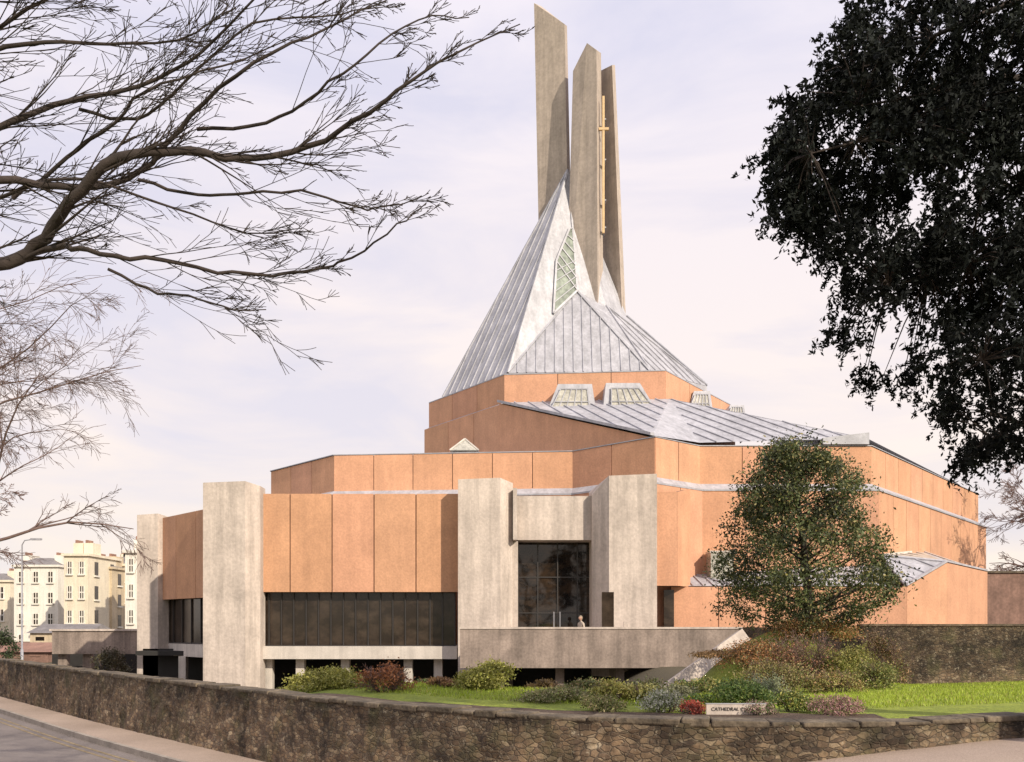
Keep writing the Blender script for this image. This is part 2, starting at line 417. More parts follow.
C1=Vector((-0.75,58.7,17.1)); C2=Vector((10.1,57.7,17.1)); R3=Vector((7.45,47.75,12.66)); R4=Vector((10.4,49.85,12.7)); R5=Vector((19.7,49.9,12.95)); C3=Vector((16.6,67,16.9)); R6=Vector((34.8,68.3,12.8))
b.tri_roof(R3,C1,C2,M['metal'],12,edge=False)
b.poly([C2,R3,R4],M['metal'])
b.tri_roof(C2,R4,R5,M['metal'],10,edge=False)
b.tri_roof(R5,C2,C3,M['metal'],9)
b.poly([R5,C3,R6],M['metal'])
b.prism([(17.2,49.75),(19.75,49.75),(19.9,50.6),(17.2,50.6)],12.6,[12.95,13.25,13.25,12.95],M['metald'])
b.beam(C1+Vector((-.1,-.05,0)),R3,0.3,0.16,(0,0,1),M['metal'])
b.build('swept_zinc_roof',cath,False)
b=MB()
def dormer(pxl,pxr,ptl,ptr,y0,y1,Y,slant=0.5):
    A,B=W(pxl,y1,Y),W(pxr,y1,Y); C,Dd=W(ptr,y0,Y+slant),W(ptl,y0,Y+slant)
    back=Vector((0,2.2,0))
    A2,B2,C2_,D2=[q+back for q in (A,B,C,Dd)]
    dn=Vector((0,0,-1.2)); 
    b.add([A+dn,B+dn,C,Dd,A2+dn,B2+dn,C2_,D2],[(0,1,2,3),(1,5,6,2),(3,2,6,7),(0,3,7,4)],M['metal'])
    def bl(u,v):
        lo=A.lerp(B,u); hi=Dd.lerp(C,u); return lo.lerp(hi,v)+Vector((0,-0.05,0))
    b.poly([bl(.16,.08),bl(.84,.08),bl(.86,.82),bl(.14,.82)],M['skyl'])
    for k in range(0,6):
        u=.16+.68*k/5; b.beam(bl(u,.06),bl(u,.84),0.05,0.06,(0,-1,0),M['metald'])
    for vv in (.06,.45,.84): b.beam(bl(.14,vv),bl(.86,vv),0.06,0.07,(0,-1,0),M['metald'])
dormer(537,600,558,592,384,417,56.6); dormer(600,672,606,640,383,417,56.3)
dormer(682,716,694,710,391,414,60.5); dormer(722,748,730,744,405,420,62.5)
o=W(465,453,54); r=0.85
pts=[o+Vector((-r,-r,0)),o+Vector((r,-r,0)),o+Vector((r,r,0)),o+Vector((-r,r,0))]; ap=o+Vector((0,0,0.85))
for k in range(4):
    b.poly([pts[k],pts[(k+1)%4],ap],M['skyl']); b.beam(pts[k],ap,0.09,0.05,(0,-1,0.3),M['white'])
b.build('dormer_skylights',cath,False)
b=MB()
B0=W(443,397,66.5);B1=W(508,373,60.4);B2=W(650,371,60);B3=W(707,386,66);BB=Vector((5,75,19.2))
T1=W(568,170,67.2);A=W(577,291,64.4);A2=W(606,306,65);A3=W(627,317,66.8)
b.tri_roof(T1,B0,B1,M['metal'],9)
b.tri_roof(T1,B1,A,M['metal'],0)
b.tri_roof(A,B1,B2,M['metal'],15); b.poly([A,B2,A2],M['metal'])
b.tri_roof(A2,B2,B3,M['metal'],8); b.poly([A2,B3,A3],M['metal']); b.beam(A3,B3,.2,.15,(0,-.5,1),M['metald'])
b.poly([A3,B3,BB],M['metal']); b.poly([A3,T1,BB],M['metal']); b.poly([T1,B0,BB],M['metal']); b.poly([A,A2,T1],M['metal']);b.poly([A3,A2,T1],M['metal'])
nn=(B1-T1).cross(A-T1).normalized(); 
if nn.dot(-T1)<0: nn=-nn
def bc(u,v): return T1*(1-u-v)+B1*u+A*v+nn*0.06
g=[bc(.05,.42),bc(0.0,.50),bc(0.0,1.0),bc(.36,.60),bc(.27,.33)]
b.poly(g,M['lantern'])
for k in range(6):
    p0=g[0].lerp(g[4],k/5) ; p1=g[1].lerp(g[2],k/5) ; b.beam(p0,p1,0.08,0.06,nn,M['metal'])
for k in range(1,5):
    p0=g[4].lerp(g[3],k/5) ; p1=g[1].lerp(g[2],.4+k/8) ; b.beam(p0,p1,0.06,0.06,nn,M['metald'])
for a_,c_ in ((g[4],g[3]),(g[0],g[4]),(g[3],g[2])): b.beam(a_,c_,0.14,0.1,nn,M['metal'])
b.prism([(B0.x,B0.y),(B1.x,B1.y),(B2.x,B2.y),(B3.x,B3.y),(BB.x,BB.y)],17.3,[q.z-0.02 for q in (B0,B1,B2,B3,BB)],M['metal'])
b.build('spire_roof',cath,False)
b=MB()
def fin(bot,top,zb,zt,mat=M['concfin']): b.prism(bot,zb,zt,mat,1.0,top)
def pl(l): return [(PX(p,Y),Y) for p,Y in l]
fin(pl([(541,68.6),(570,67.4),(574,68.6),(548,70)]),pl([(534,68.6),(564.5,67.4),(567,68.6),(541,70)]),24,[PZ(3,68.6),PZ(24,67.4),PZ(26,68.6),PZ(6,70)])
fin(pl([(565,66.2),(583,65.4),(598,64.6),(604,66.3),(582,68.2)]),pl([(573,66.2),(587,65.4),(596.5,64.9),(601,66.5),(582,67.8)]),22,[PZ(71,66.2),PZ(43,65.4),PZ(50,64.9),PZ(53,66.5),PZ(60,68)])
fin(pl([(604,68.2),(624,66.6),(628,67.6),(609,69.6)]),pl([(596,68.2),(612,66.6),(615,67.6),(601,69.6)]),22,[PZ(73,68.2),PZ(65,66.6),PZ(65,67.6),PZ(72,69.6)])
b.build('spire_fins',cath)
b=MB(); yc=66.2
b.box(PX(601.2,yc),PX(603.4,yc),yc-0.9,yc-0.75,PZ(238,yc),PZ(103,yc),M['gold'])
b.box(PX(597.5,yc),PX(607.5,yc),yc-0.93,yc-0.73,PZ(136.6,yc),PZ(134.2,yc),M['gold'])
for py in (125,165,205,232): b.box(PX(603,yc)-.02,PX(605,yc),yc-0.8,yc+0.9,PZ(py,yc)-.05,PZ(py,yc)+.05,M['metald'])
b.build('gilt_cross',cath)

b=MB(); YF=46.5
xl,xr_=PX(255,YF),PX(458,YF); zt=9.37; zbp=PZ(592,YF)
b.panels((PX(262,YF)-0.7,YF),(xr_,YF),zbp,zt,2.2,gap=0.06)
b.panels((-20.4,52.0),(-15.2,46.55),4.05,8.72,2.6)
b.panels((-20.4,62),(-20.4,52.0),-1.5,8.7,2.6)
b.poly([(-20.3,52.2,8.62),(-15.1,46.8,8.62),(-15.1,57,8.62),(-20.3,62,8.62)],M['metal'])
b.poly([(-15.1,46.7,9.2),(-2.6,46.7,9.2),(-2.6,53,9.2),(-15.1,57,9.2)],M['metal'])
b.panels((PX(657,45.9),45.9),(PX(677,45.9),45.9),4.6,PZ(492,45.9),2)
b.panels((PX(677,45.9),45.9),(PX(690,47.0),47.3),4.6,(PZ(492,45.9),PZ(489,47.3)),3)
b.build('front_block_panels',cath)
b=MB()
def pillar(px0,px1,Y,dep,zt,ch=0.35,zb=-2,left=0.0):
    x0,x1=PX(px0,Y),PX(px1,Y)
    plan=[(x0,Y+0.0),(x1-ch,Y),(x1,Y+ch*1.4),(x1,Y+dep),(x0+left,Y+dep)]
    b.prism(plan,zb,[zt-0.05,zt+0.03,zt-0.1,zt-0.1,zt-0.05],M['conc'])
pillar(203,256,45.1,1.7,PZ(481,44.9),0.55)
pillar(137,165,51.2,1.4,PZ(514,51.2),0.4)
pillar(458,513,45.3,2.2,PZ(477,44.9),0.65)
x0,x1=PX(594,44.9),PX(657,44.9)
b.prism([(x0,45.9),(x0+0.75,44.9),(x1,44.9),(x1,46.4),(x0,47.9)],0.0,[PZ(492,45),PZ(476,45),PZ(474,45),PZ(474,45),PZ(484,45)],M['conc'])
b.box(PX(512,46.3),PX(598,46.3),46.3,47.9,PZ(540,46.3),PZ(496,46.3),M['conc'])
b.box(PX(513,45.5),PX(517,45.5),45.6,46.29,PZ(541,46.3),PZ(488,45.6),M['conc'])
b.box(PX(500,47.0),PX(517,47.0),46.8,48.2,PZ(588,47),PZ(539,46.3),M['conc'])
b.box(PX(513,46.2),PX(518,46.2),46.31,48.2,1.2,PZ(541,46.3)-0.01,M['conc'])
b.box(PX(597,46.2),PX(602,46.2),46.5,48.2,1.2,PZ(541,46.3)-0.01,M['conc'])
b.build('concrete_pillars_and_portal',cath)
b=MB()
def glazing(p0,p1,z0,z1,n,mg,rows=1,off=0.0,mw=0.06):
    b.wall(p0,p1,z0,z1,0.1,mg,off=off)
    dx,dy=p1[0]-p0[0],p1[1]-p0[1];L=math.hypot(dx,dy)
    for i in range(n+1):
        t=i/n; q0=(p0[0]+dx*t-dx/L*mw/2,p0[1]+dy*t-dy/L*mw/2); q1=(q0[0]+dx/L*mw,q0[1]+dy/L*mw)
        b.wall(q0,q1,z0-.02,z1+.02,0.18,M['frame'],off=off+0.07)
    for i in range(rows+1):
        z=z0+(z1-z0)*i/rows; b.wall(p0,p1,z-mw/2,z+mw/2,0.14,M['frame'],off=off+0.055)
glazing((PX(257,47),47),(PX(455,47),47),1.52,zbp+0.02,16,M['glassd'],1)
glazing((-20.1,52.25),(-15.2,47.1),1.6,4.1,6,M['glassd'],1)
glazing((PX(518,47.7),47.7),(PX(597,47.7),47.7),1.35,PZ(541,46.3)+.1,4,M['glass'],3)
glazing((PX(500,46.2)+0.02,47.9),(PX(514,47.9),47.9),1.35,PZ(590,47.5),1,M['glassd'],1)
b.box(PX(602,44.8),PX(614,44.8),44.86,44.95,1.4,PZ(592,44.8),M['glassd'])
b.box(PX(663,46.9),PX(673,46.9),46.6,46.8,1.35,PZ(590,46.8),M['glassd'])
for k in (-0.16,0.16):
    b.box(PX(557,47.5)+k-.02,PX(557,47.5)+k+.02,47.5,47.55,2.2,3.3,M['metald'])
b.build('windows_and_doors',cath)
b=MB()
b.box(PX(257,46.4)+.02,PX(458,46.4)-.05,46.35,50,PZ(659,46.4),1.5,M['white'])
b.wall((-20.2,52.2),(-15.3,47.0),0.85,1.55,3,M['white'])
b.box(-21,14,51.2,51.4,-2,1.25,M['dark']); b.box(-21,-12,50.2,51.1,0.9,1.15,M['dark'])  # undercroft back wall and ceiling strip, shade put into their colour
for px in (268,300,345,408,438): b.box(PX(px,47)-.22,PX(px,47)+.22,47,47.45,-2,PZ(659,46.4)+.02,M['white'])
b.box(PX(182,50)-.2,PX(182,50)+.2,50,50.4,-2,0.86,M['white'])
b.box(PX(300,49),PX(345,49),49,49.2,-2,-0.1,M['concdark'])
x0,x1=PX(460,41),PX(742,41)
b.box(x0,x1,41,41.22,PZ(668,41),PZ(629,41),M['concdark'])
b.box(x0-0.03,x1+.03,40.96,41.28,PZ(629,41)+0.002,PZ(627,41),M['conc'])
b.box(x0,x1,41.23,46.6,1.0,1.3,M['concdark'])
b.box(x0,x1+3,46.62,46.9,-2,1.29,M['dark'])  # near-black sheet painted as the darkness below the terrace
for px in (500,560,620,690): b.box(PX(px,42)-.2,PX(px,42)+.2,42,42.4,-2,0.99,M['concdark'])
for px in (495,626):
    b.box(PX(px,41)-.09,PX(px,41)+.09,41.05,41.2,PZ(627,41)+.002,PZ(622,41),M['conc'])
b.build('undercroft_and_terrace',cath)
b=MB()
YA=47.0; za=PZ(587,YA)
b.panels((PX(673,YA)-.1,YA-.1),(PX(905,YA),YA-.1),-1,za,2.4)
p0=(PX(905,YA),YA-.1); p1=(PX(946,49.2),49.2); p2=(PX(986,54),54)
b.panels(p0,p1,-1,(za,PZ(563,49.2)),30)
b.panels(p1,p2,-1,(PZ(563,49.2),PZ(572,54)),30)
zw=5.9
L0,L1=Vector((PX(672,YA),YA,za+.05)),Vector((PX(735,YA),YA,za+.05))
b.tri_roof(Vector((9.9,49.6,5.4)),L0,L1,M['metal'],6)
b.poly([L1,(19.9,YA,za+.05),(20.2,49.4,zw),(9.9,49.6,5.4)],M['metal'])
b.box(PX(710,48.5),PX(733,48.5),48.3,49.4,5.0,PZ(553,48.5),M['skyl'])
b.box(PX(709,48.5),PX(734,48.5),48.25,49.4,PZ(553,48.5)+.002,PZ(551,48.5),M['white'])
e0=Vector((p0[0],p0[1],za+.06)); e1=Vector((p1[0],p1[1],PZ(563,49.2)+.05)); e2=Vector((p2[0],p2[1],PZ(572,54)+.05))
t0=Vector((20.3,49.5,PZ(556,49.5))); t1=Vector((PX(925,56),56.4,PZ(551,56)))
b.tri_roof(t0,e0,e1,M['metal'],4); b.poly([t0,e1,t1],M['skyl']); b.poly([t1,e1,e2],M['metal'])
for k in range(6):
    q=t0.lerp(t1,k/5); b.beam(q,e1.lerp(e2,k/6*0.6),0.08,0.08,(0,-.5,1),M['white'])
b.beam(t0,t1,0.2,0.12,(0,0,1),M['white']); b.beam(e1,e2,0.2,0.1,(0,0,1),M['metal']); b.beam(e0,e1,0.2,0.1,(0,0,1),M['metal'])
b.build('side_annex',cath)

b=MB(); s0=W(664,692,29); s1=W(750,631,33)
b.beam(s0+Vector((0,0,-.6)),s1+Vector((0,0,-.55)),0.35,0.7,(-0.58,0,0.8),M['conc']); 
st=empty('concrete_stair_ramp'); b.build('sloping_parapet',st)
b=MB()
for k in range(12):
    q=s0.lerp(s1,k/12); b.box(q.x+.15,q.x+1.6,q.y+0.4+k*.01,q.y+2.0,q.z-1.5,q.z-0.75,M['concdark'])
b.build('steps',st)
b=MB()
b.wall((PX(742,41),40.9),(PX(868,28.5),28.5),0.0,2.5,0.4,M['rubble'])
b.wall((PX(866,27.6),27.9),(24,27.6),0.2,PZ(626,27.6),0.4,M['rubble'])
b.wall((PX(866,27.6),27.9),(24,27.6),PZ(626,27.6)+.003,PZ(624,27.6),0.5,M['coping'],off=.04)
b.build('garden_stone_wall')
b=MB(); b.box(PX(986,56),PX(1100,56),56,56.6,0,PZ(573,56),M['redbrick']); b.box(PX(985,56),PX(1101,56),55.9,56.7,PZ(573,56)+.003,PZ(571,56),M['coping']); b.build('red_sandstone_wall')
b=MB(); b.box(PX(52,62),PX(140,62),62,62.4,PZ(654,62),PZ(631,62),M['concdark']); b.box(PX(50,62),PX(140,62),61.9,62.5,PZ(631,62)+.002,PZ(629,62),M['conc'])
for px in (60,85,112): b.box(PX(px,62.2)-.3,PX(px,62.2)+.3,62.5,63,-1.6,PZ(654,62),M['concdark'])
b.box(PX(52,66),PX(140,66),66,66.3,-1.6,PZ(640,66),M['dark'])  # near-black sheet paints the shade beneath the ramp
b.build('concrete_ramp_wall')

# ------------------------------------------------ houses
def house(x0,x1,Y,dep,z0,z1,mat,nw,floors,roof='parapet',side=None):
    e=empty('georgian_townhouse'); b=MB()
    b.box(x0,x1,Y,Y+dep,z0,z1,mat); fh=(z1-z0)/floors; cw=(x1-x0)/nw
    for k in range(floors):
        for i in range(nw):
            xc=x0+cw*(i+.5); zc=z0+fh*(k+.52); ww=cw*0.15; hh=fh*0.25
            b.box(xc-ww,xc+ww,Y-0.03,Y-.005,zc-hh,zc+hh,M['glassd'])
            b.box(xc-ww-.12,xc-ww,Y-.1,Y-.002,zc-hh,zc+hh,M['whites']); b.box(xc+ww,xc+ww+.12,Y-.1,Y-.002,zc-hh,zc+hh,M['whites'])
            b.box(xc-ww-.2,xc+ww+.2,Y-.22,Y-.002,zc-hh-.2,zc-hh-.002,M['whites'])
            b.box(xc-ww,xc+ww,Y-.07,Y-.031,zc-.06,zc+.06,M['whites']); b.box(xc-.05,xc+.05,Y-.065,Y-.032,zc-hh,zc+hh,M['whites'])
        for i in range(2):
            yc=Y+dep*(i+.5)/2; zc=z0+fh*(k+.52); hh=fh*.28
            b.box(x1+.005,x1+.03,yc-.5,yc+.5,zc-hh,zc+hh,M['glassd']); b.box(x1+.005,x1+.2,yc-.7,yc+.7,zc-hh-.2,zc-hh-.002,M['whites'])
    b.box(x0-.25,x1+.25,Y-.3,Y+dep+.2,z1+.002,z1+.3,mat)
    if roof=='hip':
        b.prism([(x0,Y),(x1,Y),(x1,Y+dep),(x0,Y+dep)],z1+.3,z1+1.4,M['slate'],1,[(x0+2,Y+2),(x1-2,Y+2),(x1-2,Y+dep-2),(x0+2,Y+dep-2)])
    for xx in (x0+.2,x1-1.5):
        b.box(xx,xx+1.2,Y+2,Y+4.2,z1+.3,z1+1.8,mat)
        for q in range(3): b.box(xx+.15,xx+.45,Y+2.2+q*.6,Y+2.5+q*.6,z1+1.8,z1+2.2,M['redroof'])
    b.build('walls_and_windows',e)
house(PX(14,125),PX(58,125),125,10,-1,PZ(567,125),M['whites'],3,4,'hip')
house(PX(64,112),PX(88,112),112,9,-1,PZ(556,112),M['cream'],2,4,'parapet')
house(PX(88,118),PX(112,118),118,9,-1,PZ(569,118),M['tan'],2,4,'hip')
house(PX(112,122),PX(128,122),122,10,-1,PZ(566,122),M['cream'],2,4,'hip')
house(PX(125,106),PX(150,106),106,9,-1,PZ(553,106),M['whites'],2,4)
house(PX(-45,135),PX(10,135),135,10,-1,PZ(582,135),M['cream'],3,3,'hip')
def shed(px0,px1,Y,pe,pr,pb,nm,wm,rm):
    b=MB(); x0,x1=PX(px0,Y),PX(px1,Y); b.box(x0,x1,Y,Y+6,PZ(pb,Y),PZ(pe,Y),wm)
    b.prism([(x0-.3,Y-.3),(x1+.3,Y-.3),(x1+.3,Y+6.3),(x0-.3,Y+6.3)],PZ(pe,Y)+.003,PZ(pr,Y),rm,1,[(x0-.1,Y+2.9),(x1+.1,Y+2.9),(x1+.1,Y+3.1),(x0-.1,Y+3.1)])
    for k in range(3):
        xx=x0+(x1-x0)*(k+.3)/3; b.box(xx,xx+.9,Y-.04,Y-.003,PZ(pb,Y)+1,PZ(pe,Y)-.4,M['glass'])
    b.build(nm)
shed(-30,48,80,652,643,668,'low_outbuilding',M['redbrick'],M['redroof'])
shed(30,88,95,633,624,650,'low_outbuilding.001',M['tan'],M['slate'])

T=Tubes(); base=Vector((PX(22,70),70,-0.5)); top=W(22,545,70)
T.tube([base,base+Vector((0,0,1.2)),base+Vector((0,0,1.21)),top,top+Vector((.2,0,.35)),top+Vector((.9,0,.45))],[.12,.11,.07,.05,.045,.04],8)
e=empty('street_lamp'); T.build('pole',M['metald'],e); b=MB(); b.prism([(top.x+.7,69.85),(top.x+1.5,69.85),(top.x+1.5,70.15),(top.x+.7,70.15)],top.z+.38,top.z+.52,M['metald']); b.build('lamp_head',e)

# ------------------------------------------------ vegetation
def shrub(name,px,ytop,wpx,Y,col,n=3500,leaf=0.05,twig=0,aspect=0.5,up=0.3,dz=0,ry=None,trunkcol=None,col2=None):
    X=PX(px,Y); zb=zf(X,Y)+dz; zt=PZ(ytop,Y); h=max(0.18,zt-zb); rx=wpx/F*Y/2; ry=ry or rx*0.8
    K=max(8,int(rx*34)); cl=[]
    for k in range(K):
        a=R.uniform(0,2*math.pi); rr=math.sqrt(R.random()); hh=math.sqrt(max(0,1-rr*rr))*R.uniform(.6,1.0)
        cl.append((X+rx*rr*math.cos(a)*.9,Y+ry*rr*math.sin(a)*.9,zb+h*hh*.95,R.uniform(.7,1.25)))
    cl=np.array(cl); idx=NR.integers(0,K,n); cr=0.22*min(rx,1.0)+.05
    C=cl[idx,:3]+NR.normal(size=(n,3))*np.array([cr,cr,min(cr,h*.25)])*0.6
    C[:,2]=np.maximum(C[:,2],zf(X,Y)-.1)
    c=np.array(col)[None,:]*cl[idx,3][:,None]
    if col2 is not None:
        mk=NR.random(n)<0.35; c[mk]=np.array(col2)*cl[idx,3][mk][:,None]
    v,f,cc=leaf_arrays(C,leaf,aspect,c,0,up)
    e=empty(name); npmesh('leaves',v,f,cc,M['leaf'],e)
    T=Tubes()
    for k in range(10+twig):
        a=R.uniform(0,6.28); p=Vector((X+.2*rx*math.cos(a),Y+.2*ry*math.sin(a),zb-.05)); d=Vector((math.cos(a)*R.uniform(.2,1),math.sin(a)*R.uniform(.2,1),1.1))
        grow(T,p,d,h*R.uniform(.8,1.15),0.012,2 if twig else 1,.15,0,.004,(0,3,4))
    T.build('stems',M['barkl'],e)
YG=(0.36,0.34,0.085); PG=(0.32,0.35,0.21); RB=(0.34,0.14,0.06); GR=(0.09,0.15,0.035); GY=(0.44,0.44,0.36)
def near(px,d):
    Y=12.0
    for _ in range(40): Y=0.5*Y+0.5*(w(PX(px,Y))+d)
    return Y
S=[('euonymus_shrub',328,670,72,2.2,YG,7000,.055,0,(.24,.25,.05)),('berberis_shrub',385,666,56,2.4,RB,2400,.045,30,None),('dead_bedding_plant',443,681,34,4.6,(0.30,0.17,.08),1500,.05,10,None),
('euonymus_shrub',488,665,64,5.0,YG,8000,.06,0,(.24,.25,.05)),('heather_shrub',560,689,78,2.6,(0.30,.27,.14),5500,.04,0,(.18,.22,.06)),('hebe_shrub',612,682,46,3.0,(0.30,.30,.08),3200,.045,8,(.40,.33,.11)),
('senecio_shrub',665,692,56,1.2,GY,4200,.035,0,(.18,.22,.08)),('berberis_shrub',694,702,24,.9,(.40,.08,.05),1400,.03,4,None),('hebe_shrub',733,683,78,2.8,GR,5500,.045,0,(.20,.24,.06)),
('lavender_shrub',765,676,40,3.6,PG,3400,.035,0,None),('heather_shrub',832,696,56,1.0,(.42,.23,.22),3800,.03,0,(.18,.20,.07)),('hebe_shrub',793,692,38,1.5,(.13,.18,.04),2600,.04,0,YG),
('grass_clump',640,685,34,3.2,(.30,.28,.10),1800,.06,10,None),('hebe_shrub',604,696,50,1.1,(.18,.20,.06),2800,.035,0,(.34,.28,.14)),('heather_shrub',757,703,34,.8,(.34,.23,.19),1800,.03,0,GR),
('bedding_plant',285,688,26,1.6,(.14,.14,.05),1100,.04,3,None),('grass_clump',700,680,50,6,(.24,.22,.07),2800,.06,10,GR),('hebe_shrub',590,680,50,6.5,(.13,.15,.05),3200,.055,0,(.26,.19,.09)),
('hebe_shrub',650,680,70,9,(.09,.11,.03),4000,.06,0,(.15,.12,.06)),('dead_bedding_plant',545,682,34,6,(.24,.16,.07),1400,.055,10,None),('berberis_shrub',430,684,40,7.0,(.16,.13,.06),2200,.055,10,GR),('senecio_shrub',680,686,40,4.2,(.20,.20,.11),2600,.045,4,None)]
for nm,px,yt,wp,d,col,n,lf,tw,c2 in S:
    shrub(nm,px,yt,wp,near(px,d),col,int(n*1.3),lf,tw,col2=c2)
shrub('cotoneaster_shrub',760,642,86,24.2,(0.36,0.17,0.07),6500,.06,30,col2=(.18,.16,.06))
shrub('cotoneaster_shrub',812,618,96,25.6,(0.36,0.18,0.075),7500,.06,36,col2=(.20,.20,.07))
shrub('dogwood_shrub',806,636,70,23.4,(0.38,.18,.11),3200,.05,50,col2=(.20,.18,.07))
shrub('hebe_shrub',848,648,66,23.4,(.24,.25,.06),7000,.055,0,col2=(.36,.31,.09))
shrub('hebe_shrub',878,662,48,22.4,(.18,.21,.06),5500,.05,4,col2=(.32,.27,.09))
shrub('bramble_shrub',728,650,70,26,(.28,.17,.08),5000,.06,30)
shrub('bramble_shrub',775,664,90,21.5,(.26,.20,.08),6500,.05,30,col2=(.16,.18,.05))
shrub('hebe_shrub',835,672,60,21,(.25,.24,.07),5000,.05,10,col2=(.33,.20,.09))
shrub('bramble_shrub',880,634,50,26.6,(.26,.16,.08),4500,.06,30,col2=(.15,.15,.05))
shrub('laurel_hedge',-10,622,60,60,(.05,.07,.03),3000,.2,0)
shrub('laurel_hedge',110,647,40,57,(.09,.08,.04),2500,.15,0)

n=70000
X=NR.uniform(-4.5,17,n); wy=np.array([w(x) for x in X]); d=NR.uniform(0.25,1,n)**1.3*13; Y=wy+d
keep=~((d<.8)&(X<5.0))
X,Y=X[keep],Y[keep]; Z=np.array([gz(a,b_) for a,b_ in zip(X,Y)])
n=len(X); h=NR.uniform(.03,.075,n); an=NR.uniform(0,6.28,n); wd=.009
dx,dy=np.cos(an)*wd,np.sin(an)*wd; lx=NR.normal(size=n)*.02; ly=NR.normal(size=n)*.02
v=np.stack([np.stack([X-dx,Y-dy,Z-.01],1),np.stack([X+dx,Y+dy,Z-.01],1),np.stack([X+lx,Y+ly,Z+h],1)],1).reshape(-1,3)
c=np.array([.33,.42,.04])*NR.uniform(.6,1.3,(n,1)); c[NR.random(n)<.1]=(.36,.33,.09)
npmesh('lawn_grass',v,np.arange(3*n).reshape(n,3),np.repeat(c,3,0),M['leaf'])
strip('flower_bed_soil',list(np.arange(-9,5.2,.4)),[.22,.5,.85],lambda X,Y,o: gz(X,Y)+.02+.02*mnoise.noise((X*3,Y*3,1)),M['soil'])

def evergreen():
    e=empty('holm_oak_tree'); Yc=25.8; Xc=PX(806,Yc); z0=PZ(624,Yc); z1=PZ(449,Yc)
    prof=[(0,1.7),(.10,2.25),(.28,2.45),(.45,2.2),(.62,1.85),(.78,1.5),(.90,1.1),(.97,.7),(1,.35)]
    def rad(h):
        for (a,b_),(c,d) in zip(prof,prof[1:]):
            if h<=c: return b_+(d-b_)*(h-a)/(c-a)
        return .1
    T=Tubes(); zb=zf(Xc,Yc)-.2
    T.tube(catmull([(Xc,Yc,zb),(Xc+.08,Yc,z0+.5),(Xc-.1,Yc,z0+2.5),(Xc-.35,Yc,z1-.4)],4),np.linspace(.2,.03,13),8)
    cl=[]
    for k in range(430):
        h=R.random()**1.1; a=R.uniform(0,6.283); bumpy=1+.55*mnoise.noise((math.cos(a)*1.7+3,math.sin(a)*1.7,h*5))
        rr=rad(h)*bumpy*(R.uniform(.72,1.0) if R.random()<.8 else R.uniform(.2,.7))
        p=Vector((Xc-.3*h+rr*math.cos(a),Yc+rr*math.sin(a),z0+h*(z1-z0)))
        cl.append((*p,R.choice([.45,.75,1.0,1.4,1.9]),R.uniform(.11,.25)))
        if k%6==0:
            q=Vector((Xc-.3*h,Yc,max(z0,p.z-.8))); T.tube([q,q.lerp(p,.5)+Vector((0,0,-.1)),p],[.04,.025,.008],4)
    cl=np.array(cl); per=115; idx=np.repeat(np.arange(len(cl)),per)
    C=cl[idx,:3]+NR.normal(size=(len(idx),3))*cl[idx,4][:,None]
    col=np.array([.060,.074,.026])[None,:]*cl[idx,3][:,None]
    mk=NR.random(len(idx))<.13; col[mk]=np.array([.28,.24,.09])
    v,f,c=leaf_arrays(C,.10,.45,col,.2,0,.4)
    npmesh('leaves',v,f,c,M['leaf'],e); T.build('trunk_and_limbs',M['bark'],e)
evergreen()

